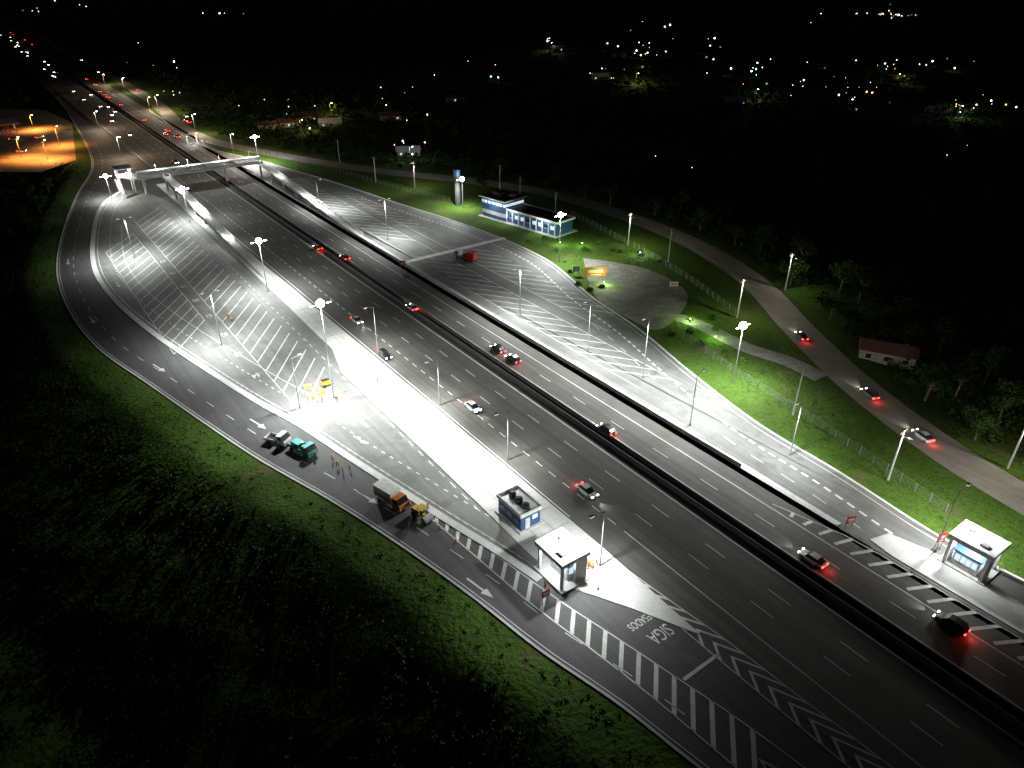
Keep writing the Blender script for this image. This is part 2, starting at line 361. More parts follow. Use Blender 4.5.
fence('wire_fence',[P(570,215),P(600,230),P(680,275),P(735,315)])
# ------------------------------------------------------------------ lamps
def lamp_light(parent,loc,e,col=(.95,1,.96),r=.35,spot=True,aim=None,size=165,blend=.6):
    l=bpy.data.lights.new('lamp_light','SPOT' if spot else 'POINT'); l.energy=e; l.color=col; l.shadow_soft_size=r
    if spot: l.spot_size=math.radians(size); l.spot_blend=blend
    o=bpy.data.objects.new('lamp_light',l); sc.collection.objects.link(o); o.location=loc; o.parent=parent
    if aim: o.rotation_euler=Vector(aim).to_track_quat('-Z','Y').to_euler()
    return o
def mast(base,h,e,arms=((1,0),),name='street_lamp',lit=True,tilt=.35,reach=1.8,aim=(0,0)):
    mb=MB(); mb.cyl((0,0,0),(0,0,.5),.25,.18,'barr',8); mb.cyl((0,0,.45),(0,0,h),.13,.07,'steel',8)
    for a in arms:
        d=Vector((a[0],a[1],0)).normalized(); tip=Vector((0,0,h+.25))+d*reach
        mb.cyl((0,0,h-.15),tip,.05,.04,'steel',6)
        rz=math.atan2(d.y,d.x); mb.box(tip+Vector((0,0,.06)),(.9,.36,.1),'steel',rz,.8)
        mb.box(tip+Vector((0,0,-.08)),(.75,.3,.14),'led' if lit else 'dim',rz)
    if lit: mb.ball((0,0,h+.3),.85,'led')  # oversized glowing ball imitates the glare blob around the lamp
    o=mb.obj(name,(*base,0))
    if e:
        d=sum((Vector((a[0],a[1],0)).normalized() for a in arms),Vector())/len(arms)
        if len(arms)==1: lamp_light(o,tuple(d*reach+Vector((0,0,h-.2))),e,aim=(d.x*tilt,d.y*tilt,-1),size=160,blend=.8)
        else: lamp_light(o,(0,-.4,h-.7),e,aim=(aim[0],aim[1],-1),size=160,r=.5,blend=.8)
    return o
n=N; mn=(-N[0],-N[1]); K=600; E=(N[0]*.25,N[1]*.25); W=(-E[0],-E[1])
mast(P(112,199),9,36*K,[mn,n],aim=E); mast(P(190,222),12,42*K,[mn,n]); mast(P(268,292),15,80*K,[mn,n])
mast(P(334,398),22,135*K,[mn,n],'floodlight_mast')
mast(P(259,163),12,75*K,[mn,n]); mast(P(463,208),11,45*K,[mn]); mast(P(559,262),15,78*K,[mn,n]); mast(P(733,383),14,75*K,[mn,n],aim=W)
mast(P(222,345),14,80*K,[mn,n],lit=False); mast(P(135,258),13,64*K,[mn,n],lit=False); mast(P(300,408),12,38*K,[n],lit=False,tilt=.2)
mast(P(643,378),15,66*K,[mn],lit=False); mast(P(520,318),14,66*K,[mn,n],lit=False); mast(P(388,240),14,62*K,[mn,n],lit=False); mast(P(588,350),13,48*K,[mn],lit=False); mast(P(690,425),12,40*K,[n],lit=False,tilt=.1)
mast(P(320,212),12,55*K,[n],lit=False); mast(P(790,455),12,32*K,[mn],lit=False); mast(P(440,405),11,44*K,[mn],lit=False,reach=2.5); mast(P(508,460),11,36*K,[mn],lit=False,reach=2.5)
mast(P(600,566),11,30*K,[mn],lit=False,reach=2.5); mast(P(935,552),12,36*K,[n],lit=False,reach=3)  # two lamps added to brighten the booth roofs
mast(P(378,352),12,34*K,[mn],lit=False,reach=2)
# utility poles
def upole(base,h=11,e=0):
    mb=MB(); mb.cyl((0,0,0),(0,0,h),.2,.13,'kerb',7); mb.box((0,0,h-.5),(.12,2.2,.14),'wood',.5)
    for y in (-.9,0,.9): mb.cyl((y*-.48,y*.88,h-.43),(y*-.48,y*.88,h-.2),.05,.03,'white',5)
    mb.cyl((0,0,h-1.5),(-1.2,-.8,h-1.1),.04,.04,'steel',5); mb.box((-1.4,-.9,h-1.1),(.6,.25,.12),'steel')
    o=mb.obj('utility_pole',(*base,0),ANG-.5)
    if e: lamp_light(o,(-1.4,-.9,h-1.4),e,(1,.93,.8),.2,False)  # lamp added on some poles to brighten the frontage road
for i,(u,v) in enumerate([(340,163),(376,182),(415,188),(500,192),(520,205),(555,222),(628,245),(668,262),(737,318),(793,415),(888,480),(1008,468),(785,290)]):
    upole(P(u,v),11,{2:4000,6:3000,8:3000,12:1800,10:3000,11:2800}.get(i,0))
wm=MB()
ch=[P(u,v) for u,v in ((555,222),(628,245),(668,262),(737,318),(793,415),(888,480))]
for a,b in zip(ch[:-1],ch[1:]):
    for o_ in (-.8,.8):
        pv=None
        for i in range(9):
            t=i/8; x=(a[0]*(1-t)+b[0]*t+o_*.8,a[1]*(1-t)+b[1]*t+o_*.5,10.6-4*t*(1-t)*.9)
            if pv: wm.cyl(pv,x,.02,.02,'black',3)
            pv=x
wm.obj('power_line')
# ------------------------------------------------------------------ footbridge
fb=MB(); pb=330; hb=7.0
def deck(a,b,w,col=True):
    a=Vector(a); b=Vector(b); d=(b-a); L=d.length; n_=Vector((-d.y,d.x,0)).normalized()*w/2
    for z0,z1,k in ((-.55,-.05,'conc'),(-.05,.0,'conc')):
        fb.loft([[p-n_+Vector((0,0,z0)),p+n_+Vector((0,0,z0)),p+n_+Vector((0,0,z1)),p-n_+Vector((0,0,z1))] for p in (a,b)],k)
    for s in (-1,1):
        for z in (.35,.75,1.15): fb.cyl(a+n_*s+Vector((0,0,z)),b+n_*s+Vector((0,0,z)),.06,.06,'white',4)
        m=int(L/2)
        for i in range(m+1):
            p=a+d*(i/m)+n_*s; fb.cyl(p,p+Vector((0,0,1.15)),.05,.05,'white',4)
deck((*Q(pb,48),hb),(*Q(pb,99),hb),3.0)
for s in (-1.5,1.5):
    for z in (0,2.2): fb.cyl((*Q(pb+s,48),hb+z),(*Q(pb+s,99),hb+z),.16,.16,'white',5)
    for i in range(17):
        q=48+i*3.1875; fb.cyl((*Q(pb+s,q),hb),(*Q(pb+s,q),hb+2.2),.08,.08,'white',4)
        if i<16: fb.cyl((*Q(pb+s,q),hb+(2.2 if i%2 else 0)),(*Q(pb+s,q+3.1875),hb+(0 if i%2 else 2.2)),.06,.06,'white',4)
fb.box((*Q(pb,73.5),hb+2.45),(2.2,51,.12),'wroof',math.atan2(N[1],N[0])-math.pi/2)
deck((*Q(pb,98.6),hb),(*Q(228,98.6),.2),2.4); deck((*Q(pb,58.5),hb),(*Q(205,58.5),.2),2.4)
deck((*Q(pb,48),hb),(*Q(pb+8,44),hb),3)
for q,pe in ((98.6,228),(58.5,205)):
    p=pb
    while p>pe+22:
        z=.2+(hb-.2)*(p-pe)/(pb-pe); fb.box((*Q(p,q),z/2-.2),(.7,.7,z-.4),'conc',ANG); fb.box((*Q(p,q),z-.75),(.8,2.3,.35),'conc',ANG); p-=14
for q in (50,83.2): fb.box((*Q(pb,q),hb/2-.3),(.9,.9,hb-.7),'conc',ANG)
for (p,q) in ((336,42),(336,47),(342,42),(342,47)): fb.box((*Q(p,q),5),(.4,.4,10),'white',ANG)
fb.box((*Q(339,44.5),10.2),(8,7,.35),'wroof',ANG); fb.box((*Q(339,44.5),hb-.25),(7,6,.3),'conc',ANG)
for i in range(20): fb.box((*Q(334-i*.32,41),hb-.35*i-.2),(.34,2,.12),'conc',ANG)
for q in (56,69,82,95): fb.cyl((*Q(pb+1.6,q),hb),(*Q(pb+1.6,q),hb+4.6),.06,.05,'steel',5)
fbo=fb.obj('footbridge')
for q in (56,69,82,95): lamp_light(fbo,(*Q(pb,q),hb+4.6),3500,spot=False,r=.15)
for p,q in ((305,98.6),(275,98.6),(305,58.5),(275,58.5),(245,58.5)): lamp_light(fbo,(*Q(p,q),hb*(p-215)/115+4),2500,spot=False,r=.15)
lamp_light(fbo,(*Q(339,44.5),9.4),5000,spot=False)
# ------------------------------------------------------------------ buildings
def kiosk():
    mb=MB(); mb.box((0,0,.15),(7.4,5,.3),'conc'); mb.box((0,0,1.7),(6.4,4,2.9),'blue'); mb.box((0,0,3.28),(6.9,4.5,.3),'white')
    for a,b,c,d in ((0,2.12,6.9,.16),(0,-2.12,6.9,.16)): mb.box((a,b,3.62),(c,d,.4),'white')
    for x in (-3.37,3.37): mb.box((x,0,3.62),(.16,4.08,.4),'white')
    for x in (-1.9,0,1.9): mb.cyl((x,0,3.43),(x,0,4.2),.68,.62,'black',16); mb.cyl((x,0,4.2),(x,0,4.38),.62,.3,'black',16)
    for x in (-2,0,2):
        for s in (-1,1): mb.box((x,s*2.02,2.1),(1.1,.06,.8),'glass'); mb.box((x,s*2.04,1.6),(1.3,.1,.08),'white')
    for s in (-1,1): mb.box((s*3.22,.6,1.3),(.06,.9,2.1),'white'); mb.box((s*3.24,-.9,2.1),(.06,1,.8),'litwin')
    return mb.obj('kiosk_building',(*P(519,518),.14),ANG)
ko=kiosk()
def booth(pos,rz,name,mir=1):
    mb=MB(); mb.box((0,0,.1),(7,5.4,.2),'conc')
    mb.box((0,0,5.3),(6.2,5.0,.25),'white')
    for x in (-3.2,3.2): mb.box((x,0,5.2),(.2,5.4,.8),'white')
    for y in (-2.6,2.6): mb.box((0,y,5.2),(6.2,.2,.8),'white')
    mb.box((-1.2,1,5.6),(1.2,.9,.4),'steel'); mb.box((1.6,-1,5.55),(.6,.6,.3),'steel')
    mb.box((-2.7,mir*-1.4,2.55),(.5,2.2,4.7),'white'); mb.box((2.7,mir*-1.4,2.55),(.5,2.2,4.7),'white')
    mb.box((-2.7,mir*2.1,2.55),(.4,.4,4.7),'white'); mb.box((2.7,mir*2.1,2.55),(.4,.4,4.7),'white')
    mb.box((0,mir*-.8,1.6),(3.8,2.4,2.8),'white'); mb.box((0,mir*-.8,3.1),(4.2,2.8,.2),'blue')
    for s in (-1,1):
        mb.box((0,mir*-.8+s*1.23,1.9),(3.2,.06,1.2),'litwin'); mb.box((s*1.93,mir*-.8,1.9),(.06,1.8,1.2),'litwin')
        for x in (-.8,0,.8): mb.box((x,mir*-.8+s*1.27,1.9),(.08,.06,1.2),'steel')
    mb.box((0,0,5.12),(4.4,1.0,.08),'dim')
    for x in (-3,-1,1,3): mb.cyl((x,-3.4,0),(x,-3.4,1.0),.08,.08,'yellow',6)
    o=mb.obj(name,(*pos,.14),rz); lamp_light(o,(0,1.5*mir,4.6),1400,spot=False,r=.3); lamp_light(o,(0,-2.4*mir,4.6),1400,spot=False,r=.3); return o
booth(P(561,574),ANG,'checkpoint_booth',1); booth(P(968,566),ANG,'checkpoint_booth',-1)
def service_building():
    mb=MB()
    mb.box((9.5,0,.1),(27,12,.2),'conc'); mb.box((-10,0,.1),(12,13,.2),'conc')
    mb.box((10,0,2.4),(24,8.5,4.4),'blue'); mb.box((10,0,4.75),(25.2,9.7,.3),'white'); mb.box((10,0,4.93),(24.4,8.9,.08),'dkroof')
    for y in (-4.8,4.8): mb.box((10,y,5.1),(25.2,.15,.45),'white')
    mb.box((22.55,0,5.1),(.15,9.4,.45),'white')
    for x in (4,9,14,19): mb.box((x,1,5.3),(3.6,4,.12),'glass')
    for i in range(8):
        for s in (-1,1): mb.box((-.3+i*2.9,s*4.27,2.7),(1.9,.08,1.2),'litwin' if i%3 else 'glass'); mb.box((-.3+i*2.9,s*4.3,2.0),(2.1,.16,.1),'white')
    for i in range(9): mb.box((-1.6+i*2.95,-5.4,2.4),(.25,.25,4.4),'white')
    mb.box((-9,0,3.8),(12,10,7.2),'blue'); mb.box((-9,0,5.9),(12.1,10.1,1.0),'litwin'); mb.box((-9,0,2.2),(12.1,10.1,1.4),'white')
    for i in range(6):
        for s in (-1,1): mb.box((-14+i*2,s*5.08,5.9),(.35,.1,1.0),'blue')
    mb.box((-9,0,7.6),(14,12,.4),'white'); mb.box((-9,0,7.84),(13,11,.08),'dkroof')
    mb.box((-11,0,8.4),(4,3,1.1),'dkroof'); mb.box((-6,2,8.2),(2,2,.7),'steel')
    mb.box((-15.1,0,1.5),(.12,2,2.6),'glass')
    a=Vector(P(478,214)); b=Vector(P(551,236)); d=(b-a); c=(a+b)/2-d.normalized()*2+Vector(N)*5
    o=mb.obj('service_building',(c.x,c.y,0),math.atan2(d.y,d.x))
    for x in (0,16): lamp_light(o,(x,-7,3.8),900,spot=False)
    lamp_light(o,(-9,-8,5),800,spot=False); return o
service_building()
wt=MB(); wt.cyl((0,0,0),(0,0,11.5),1.1,1.1,'dbarr',20); wt.cyl((0,0,11.5),(0,0,14),1.35,1.35,'blue',20); wt.cyl((0,0,14),(0,0,14.3),1.45,1.2,'dkroof',20)
for z in range(0,14): wt.box((1.45,0,z+.5),(.06,.5,.05),'steel')
wt.obj('water_tower',(*P(458,205),0))
def house(pos,w,l,rz,roof='terra',name='house',lit=1,k='plaster'):
    mb=MB(); h=3; mb.box((0,0,h/2),(l,w,h),k)
    rh=w*.28; e=.5
    vs=[(-l/2-e,-w/2-e,h),(l/2+e,-w/2-e,h),(l/2+e,w/2+e,h),(-l/2-e,w/2+e,h),(-l/2-e,0,h+rh),(l/2+e,0,h+rh)]
    mb.add(vs,[(0,1,5,4),(2,3,4,5),(0,4,3),(1,2,5),(0,3,2,1)],roof)
    for i in range(3):
        x=-l/2+(i+.5)*l/3
        for s in (-1,1): mb.box((x,s*(w/2+.02),1.6),(1.2,.08,1.1),'litwin' if (i==lit and s<0) else 'glass')
    mb.box((l*.08,-w/2-.03,1.05),(.9,.08,2.1),'wood'); mb.box((l*.3,w*.1,h+rh*.7),(.6,.6,1.2),k)
    return mb.obj(name,(*pos,H(pos)),rz)
hs=[(305,112,9,15,.4),(288,118,8,12,.3),(330,118,8,14,.2),(268,122,7,12,.5),(408,148,7,12,.2),(640,72,9,16,.3),(600,80,8,14,.1),(618,66,8,12,.6),(905,62,10,26,.1),(735,95,9,16,.4),(760,80,8,14,.2),(860,98,9,15,.3),(895,92,8,14,.1),(940,100,9,18,.5),(970,98,9,14,.2),(560,60,9,16,.2),(700,62,8,14,.3),(820,60,8,16,.6),(455,95,8,14,.1),(390,112,8,14,.2)]
for u,v,w,l,r in hs: house(P(u,v),w,l,r,rnd.choice(['terra','wroof','dkroof','terra']),lit=rnd.choice([0,1,2]))
house(P(886,357),6,12,-.45,'terra',k='plaster',lit=5)
gs=MB()
for x in (-8,8):
    for y in (-4,4): gs.box((x,y,2.6),(.5,.5,5.2),'white')
gs.box((0,0,5.5),(22,13,.7),'orange'); gs.box((0,0,5.9),(21,12,.1),'wroof')
for x in (-6,0,6): gs.box((x,0,.2),(1.4,5,.3),'conc'); gs.box((x,-1,1.1),(.8,.6,1.6),'redp'); gs.box((x,1,1.1),(.8,.6,1.6),'redp')
gs.box((0,11,2),(18,6,4),'plaster'); gs.box((0,7.95,1.8),(14,.1,2),'litwin'); gs.box((0,11,4.1),(19,7,.3),'dkroof')
go=gs.obj('gas_station',(*P(8,132),0),ANG)
def olamp(pos,e,h=9,col=(1,.33,.06),lens='sod',spot=False,rz=0):
    mb=MB(); mb.cyl((0,0,0),(0,0,h),.14,.09,'barr',6); mb.cyl((0,0,h-.1),(1.4,0,h+.3),.05,.05,'steel',5); mb.box((1.5,0,h+.3),(.8,.3,.14),'steel'); mb.box((1.5,0,h+.18),(.7,.28,.14),lens)
    o=mb.obj('street_lamp',(*pos,H(pos)),rz); lamp_light(o,(1.5,0,h-.1),e,col,spot=spot,r=.2,aim=(0,0,-1) if spot else None,size=145,blend=.7); return o
for u,v in ((34,130),(60,146),(22,158),(48,160)): olamp(P(u,v),36000,10,spot=True)
for u,v,e in ((300,124,5500),(636,82,4500),(900,68,4500),(330,108,5000),(105,85,7000),(150,110,7000)): olamp(P(u,v),e,8,(1,.75,.45))
for u,v in ((550,60),(756,92),(960,108),(410,158)): olamp(P(u,v),2500,8,(.9,1,.95),'led')
for p in (380,450,540,650): olamp(Q(p,101.5),14000,11,(1,.8,.6),'led')
for p in (410,500): olamp(Q(p,59 if p>450 else 55),12000,10,(1,.75,.5),'led')
bs=MB()
for x in (-2.5,2.5):
    for y in (-1,1): bs.cyl((x,y,0),(x,y,5),.12,.12,'white',6)
bs.box((0,0,5.1),(7,3.4,.3),'wroof'); bs.box((0,.9,.5),(4,.5,.1),'wood'); bs.box((0,.9,.25),(3,.3,.4),'conc')
bo=bs.obj('bus_shelter',(*P(193,144),0),ANG+1.57); lamp_light(bo,(0,0,4.6),3000,spot=False)
def sign(pos,w,h,z,k,rz=0,k2='white',name='billboard'):
    mb=MB()
    for x in (-w*.38,w*.38): mb.cyl((x,0,0),(x,0,z+h*.5),.09,.09,'steel',6)
    mb.box((0,-.12,z+h/2),(w,.12,h),k); mb.box((0,-.2,z+h*.55),(w*.7,.04,h*.28),k2); mb.box((0,-.2,z+h*.2),(w*.5,.04,h*.1),k2)
    return mb.obj(name,(*pos,0),rz)
sign(P(595,280),6.5,3,1.2,'orange',.1); sign(P(576,275),2,1.6,1.2,'blue',.2,name='traffic_sign'); sign(P(403,270),1.6,1.4,1.6,'redp',.3,name='traffic_sign')
sign(P(848,528),1.6,1.4,1.2,'redp',.2,name='traffic_sign'); sign(P(937,548),1.4,2,1.4,'redp',.2,name='traffic_sign'); sign(P(640,262),3,1.6,1.5,'white',.3,'blue'); sign(P(545,604),1.3,1.3,1.6,'redp',.6,name='traffic_sign')
sign(P(673,290),2.5,1.4,1.2,'white',.1,'redp',name='traffic_sign')
# ------------------------------------------------------------------ vehicles
def car_mesh(k,suv=False):
    mb=MB(); z1=.95 if suv else .82; zt=1.7 if suv else 1.42
    body=[(-2.2,.72,.42,.62),(-2.12,.82,.28,z1-.06),(-1.5,.88,.22,z1),(-.4,.89,.2,z1),(.8,.89,.2,z1-.02),(1.6,.87,.22,z1-.1),(2.08,.8,.28,.66),(2.2,.66,.4,.55)]
    secs=[[(x,-w,a),(x,-w*1.0,(a+b)*.55),(x,-w*.9,b),(x,w*.9,b),(x,w,(a+b)*.55),(x,w,a)] for x,w,a,b in body]
    mb.loft(secs,'c_'+k)
    cab=[(-1.95 if suv else -1.75,.78,.74,z1-.05,z1+.01),(-1.6 if suv else -1.05,.78,.62,z1-.05,zt-.05),(-.3,.79,.63,z1-.05,zt),(.35,.78,.61,z1-.05,zt-.04),(1.15,.76,.72,z1-.05,z1+.0)]
    secs=[[(x,-wb,a),(x,-wt,b),(x,wt,b),(x,wb,a)] for x,wb,wt,a,b in cab]
    mb.loft(secs,lambda i,j:('c_'+k if (j==1 and i in (1,2)) else 'glass'))
    for x in (-1.35,1.35):
        for s in (-1,1): mb.cyl((x,s*.7,.33),(x,s*.92,.33),.33,.33,'tyre',14); mb.cyl((x,s*.9,.33),(x,s*.935,.33),.19,.19,'steel',10)
    for s in (-1,1):
        mb.box((2.1,s*.6,.62),(.16,.34,.16),'head'); mb.box((-2.15,s*.64,.68),(.14,.34,.2),'red'); mb.box((.75,s*.95,z1+.02),(.18,.16,.12),'c_'+k)
    return mb.mesh('car')
CM={k:car_mesh(k,k in('grey','black')) for k in ('white','black','grey','red','silver','blue')}
def car(pos,rz,k,lights=True,name='car',z=.02):
    o=inst(CM[k],name,(*pos,z),rz)
    if lights:
        lamp_light(o,(-2.9,0,.7),80,(1,.05,.03),.15,False)
        lamp_light(o,(2.5,0,.7),600,(1,.95,.85),.1,True,aim=(1,0,-.12),size=60)
    return o
for u,v,k in ((318,249,'red'),(345,259,'red'),(412,309,'white'),(498,351,'black'),(513,361,'black'),(606,432,'black'),(812,561,'white'),(950,626,'black')):
    car(P(u,v),ANG,k)
for u,v,k in ((357,322,'silver'),(385,357,'black'),(473,409,'white'),(587,493,'white')): car(P(u,v),ANG+math.pi,k)
for u,v,k in ((801,338,'blue'),(869,396,'grey'),(922,438,'white')): car(P(u,v),tang(front,P(u,v))+math.pi,k)
for i in range(14):
    p=400+1050*(rnd.random()**1.1); car(Q(p,rnd.choice([87,90.5])),ANG,rnd.choice(list(CM)),False)
for i in range(34):
    p=370+1200*(rnd.random()**1.1); car(Q(p,rnd.choice([70,74.2,78.2])),ANG+math.pi,rnd.choice(list(CM)),False)
for i in range(6): car(Q(480+rnd.random()*500,rnd.choice([108,112])),ANG+math.pi*(i%2),rnd.choice(list(CM)),False)
for u,v in ((22,152),(14,140),(40,138)): car(P(u,v),rnd.random()*3,'white',False,z=.03)
def truck(pos,rz,cab='c_white',body='white',kind='box',name='box_truck',L=6.5,top=None):
    mb=MB(); w=1.15
    secs=[[(x,-w,a),(x,-w*.97,b),(x,w*.97,b),(x,w,a)] for x,a,b in ((L/2-1.9,.6,2.5),(L/2-.7,.6,2.55),(L/2-.15,.55,1.6),(L/2,.5,1.2))]
    mb.loft(secs,lambda i,j:'glass' if (j==1 and i==1) else cab); mb.box((L/2-1.1,0,1.95),(.9,2.33,.6),'glass')
    mb.box((-.3,0,.7),(L-.6,1.0,.25),'black')
    if kind=='box':
        mb.box((-1.0,0,2.0),(L-2.2,2.4,2.3),body); mb.box((-1.0,0,3.18),(L-2.1,2.5,.08),top or 'white')
        for s in (-1,1): mb.box((-1.0,s*1.22,1.6),(L-2.4,.04,.7),cab)
    elif kind=='flat':
        mb.box((-1.0,0,.95),(L-2.2,2.3,.15),'wood')
        for s in (-1,1): mb.box((-1.0,s*1.15,1.25),(L-2.2,.06,.5),body)
        mb.box((-1.2,0,1.5),(2.2,1.6,1.0),'teal'); mb.cyl((.2,0,1),(.2,0,2.4),.4,.3,'steel',8)
    elif kind=='pickup':
        for s in (-1,1): mb.box((-1.2,s*1.0,1.1),(L-3,.1,.6),cab)
        mb.box((-L/2+.3,0,1.1),(.1,2.0,.6),cab); mb.box((-1.2,0,.85),(L-3,2,.1),'black')
    for x in (-L/2+1.2,L/2-1.3):
        for s in (-1,1): mb.cyl((x,s*.8,.45),(x,s*1.18,.45),.45,.45,'tyre',14); mb.cyl((x,s*1.16,.45),(x,s*1.2,.45),.22,.22,'steel',8)
    for s in (-1,1): mb.box((L/2,s*.85,.85),(.08,.3,.2),'c_silver'); mb.box((-L/2+.05,s*.9,.8),(.08,.25,.2),'redp')
    return mb.obj(name,(*pos,.0),rz)
T=lambda u,v: tang(outer,P(u,v))
truck(P(278,443),T(278,443)+.3,kind='pickup',name='pickup_truck',L=5.2); truck(P(303,452),T(303,452),'teal','teal','flat','flatbed_truck',6.4)
truck(P(392,503),T(392,503),'orange','c_white','box','box_truck',6.6); truck(P(470,261),ANG+.3,'redp','redp','box','box_truck',5,'redp')
truck(P(462,258),ANG+.4,kind='pickup',name='pickup_truck',L=5)
def roller(pos,rz):
    mb=MB(); mb.cyl((1.4,-.9,.6),(1.4,.9,.6),.6,.6,'steel',16); mb.cyl((-1.1,-.9,.6),(-1.1,-.5,.6),.6,.6,'tyre',14); mb.cyl((-1.1,.5,.6),(-1.1,.9,.6),.6,.6,'tyre',14)
    mb.box((-1,0,1.25),(2.0,1.3,.9),'yellow',0,.85); mb.box((.6,0,1.0),(1.6,.5,.3),'yellow')
    for s in (-1,1): mb.box((1.2,s*.98,.8),(1.3,.1,.3),'yellow')
    for x in (-.3,.7):
        for s in (-.6,.6): mb.cyl((x,s,1.2),(x,s,2.4),.05,.05,'black',5)
    mb.box((.2,0,2.45),(1.6,1.5,.1),'yellow'); mb.box((.1,0,1.4),(.5,.5,.5),'black'); return mb.obj('road_roller',(*pos,0),rz)
roller(P(422,518),T(422,518))
def cone_mesh():
    mb=MB(); mb.box((0,0,.03),(.45,.45,.06),'orange'); mb.cyl((0,0,.06),(0,0,.35),.17,.11,'orange',10); mb.cyl((0,0,.35),(0,0,.5),.11,.08,'white',10); mb.cyl((0,0,.5),(0,0,.75),.08,.03,'orange',10); return mb.mesh('traffic_cone')
cm=cone_mesh()
for u,v in ((318,402),(345,392),(306,388),(440,528),(456,541),(374,488),(598,590),(585,568)): inst(cm,'traffic_cone',P(u,v),0,1.0)
def barrier(pos,rz,k='yellow'):
    mb=MB(); secs=[[(x,-.3,0),(x,-.12,.5),(x,-.1,1),(x,.1,1),(x,.12,.5),(x,.3,0)] for x in (-.8,.8)]; mb.loft(secs,k); mb.box((0,0,.75),(1.62,.26,.15),'white'); return mb.obj('plastic_barrier',(*pos,.0),rz)
for u,v,r in ((308,388,.3),(322,394,.9),(313,398,2)): barrier(P(u,v),r)
barrier(P(590,566),ANG,'orange')
gen=MB(); gen.box((0,0,1),(2.0,1.1,1.0),'yellow'); gen.box((0,0,1.55),(1.8,1.0,.12),'black'); gen.cyl((.6,.3,1.5),(.6,.3,2.0),.08,.08,'steel',6); gen.cyl((-.5,-.7,.35),(-.5,.7,.35),.35,.35,'tyre',12); gen.cyl((1.0,0,.7),(2.0,0,.4),.06,.06,'steel',5)
gen.obj('generator_trailer',(*P(326,386),0),.6)
# ------------------------------------------------------------------ people
M['vest']=pm('hi_vis_cloth',(.75,.25,.03),.8); M['jeans']=pm('denim',(.04,.05,.09),.8); M['helmet']=pm('helmet_white',(.75,.75,.7),.4)
def person_mesh(stride,arm):
    V=[(0,0,.95),(0,0,1.2),(0,0,1.42),(0,0,1.52),(0.02,0,1.62),(.02,0,1.74)]; E_=[(0,1),(1,2),(2,3),(3,4),(4,5)]; R=[.15,.15,.13,.06,.1,.08]
    for s in (-1,1):
        i=len(V); V+=[(0,s*.19,1.4),(-.05+arm*s*.1,s*.25,1.12),(.1+arm*s*.2,s*.24,.9),(.15+arm*s*.22,s*.235,.8)]; E_+=[(2,i),(i,i+1),(i+1,i+2),(i+2,i+3)]; R+=[.07,.05,.038,.03]
        i=len(V); V+=[(0,s*.1,.88),(.05+stride*s*.16,s*.11,.5),(-.02+stride*s*.26,s*.11,.09),(.14+stride*s*.26,s*.12,.04)]; E_+=[(0,i),(i,i+1),(i+1,i+2),(i+2,i+3)]; R+=[.1,.07,.05,.04]
    me=bpy.data.meshes.new('p'); me.from_pydata(V,E_,[]); o=bpy.data.objects.new('p',me); sc.collection.objects.link(o)
    o.modifiers.new('s','SKIN')
    for i,r in enumerate(R): me.skin_vertices[0].data[i].radius=(r,r)
    me.skin_vertices[0].data[0].use_root=True
    o.modifiers.new('u','SUBSURF').levels=1
    dg=bpy.context.evaluated_depsgraph_get(); r=bpy.data.meshes.new_from_object(o.evaluated_get(dg)); bpy.data.objects.remove(o)
    r.materials.clear()
    for k in ('jeans','vest','skin','helmet'): r.materials.append(M[k])
    for p in r.polygons:
        c=p.center; p.use_smooth=True
        p.material_index=3 if c.z>1.68 else 2 if c.z>1.49 or (abs(c.y)>.2 and c.z<1.1 and c.z>.7) else 1 if c.z>.92 else 0
    return r
PM_=[person_mesh(1,1),person_mesh(.15,.2),person_mesh(.6,-.8)]
for i,(u,v) in enumerate(((338,468),(343,473),(333,462),(316,459),(378,384),(322,402),(337,402),(308,402),(383,492),(428,510),(588,570),(596,566),(410,508),(350,470),(545,588),(232,322),(228,318))):
    inst(PM_[i%3],'worker',(*P(u,v),.14 if u in(588,596,378) else .01),rnd.random()*6.28,1.0)
# ------------------------------------------------------------------ vegetation
def leafcloud(name,C,R,nl,ls,k,flat=.8):
    C=np.repeat(C,nl,0); R=np.repeat(R,nl); n_=len(C)
    d=np.random.normal(size=(n_,3)); d/=np.linalg.norm(d,axis=1)[:,None]; r=np.random.rand(n_)**.45
    lump=1+.35*np.sin(d[:,0]*5+C[:,0])*np.cos(d[:,1]*4+C[:,1])
    c=C+d*(R*r*lump)[:,None]*np.array([1,1,flat]); c[:,2]=np.maximum(c[:,2],C[:,2]-R*.4)
    a=np.random.normal(size=(n_,3)); a/=np.linalg.norm(a,axis=1)[:,None]; b=np.cross(a,np.random.normal(size=(n_,3))); b/=np.linalg.norm(b,axis=1)[:,None]
    s=(ls*(.6+.8*np.random.rand(n_)))[:,None]; a=a*s; b=b*s*.7
    V=np.stack([c-a,c-b,c+a,c+b],1).reshape(-1,3); return quads(name,V,np.arange(len(V)).reshape(-1,4),k)
def scatter(nn,pr,qr,fn):
    p=np.random.uniform(*pr,nn); q=np.random.uniform(*qr,nn); X=p*D[0]+q*N[0]; Y=p*D[1]+q*N[1]; ok=fn(X,Y); X=X[ok]; Y=Y[ok]; return X,Y,height(X,Y)
out_l=lambda lo,hi: (lambda X,Y:(~inside(X,Y,platform))&(dist(X,Y,outer)>lo)&(dist(X,Y,outer)<hi)&(np.hypot(X-STN[0],Y-STN[1])>42))
out_r=lambda lo,hi: (lambda X,Y:(~inside(X,Y,platform))&(dist(X,Y,frontR)>lo)&(dist(X,Y,frontR)<hi))
X,Y,Z=scatter(9500,(-30,420),(-90,60),out_l(11,90)); R=np.random.uniform(.7,2.8,len(X)); leafcloud('undergrowth',np.c_[X,Y,Z+R*.3],R,36,.26,'leaf')
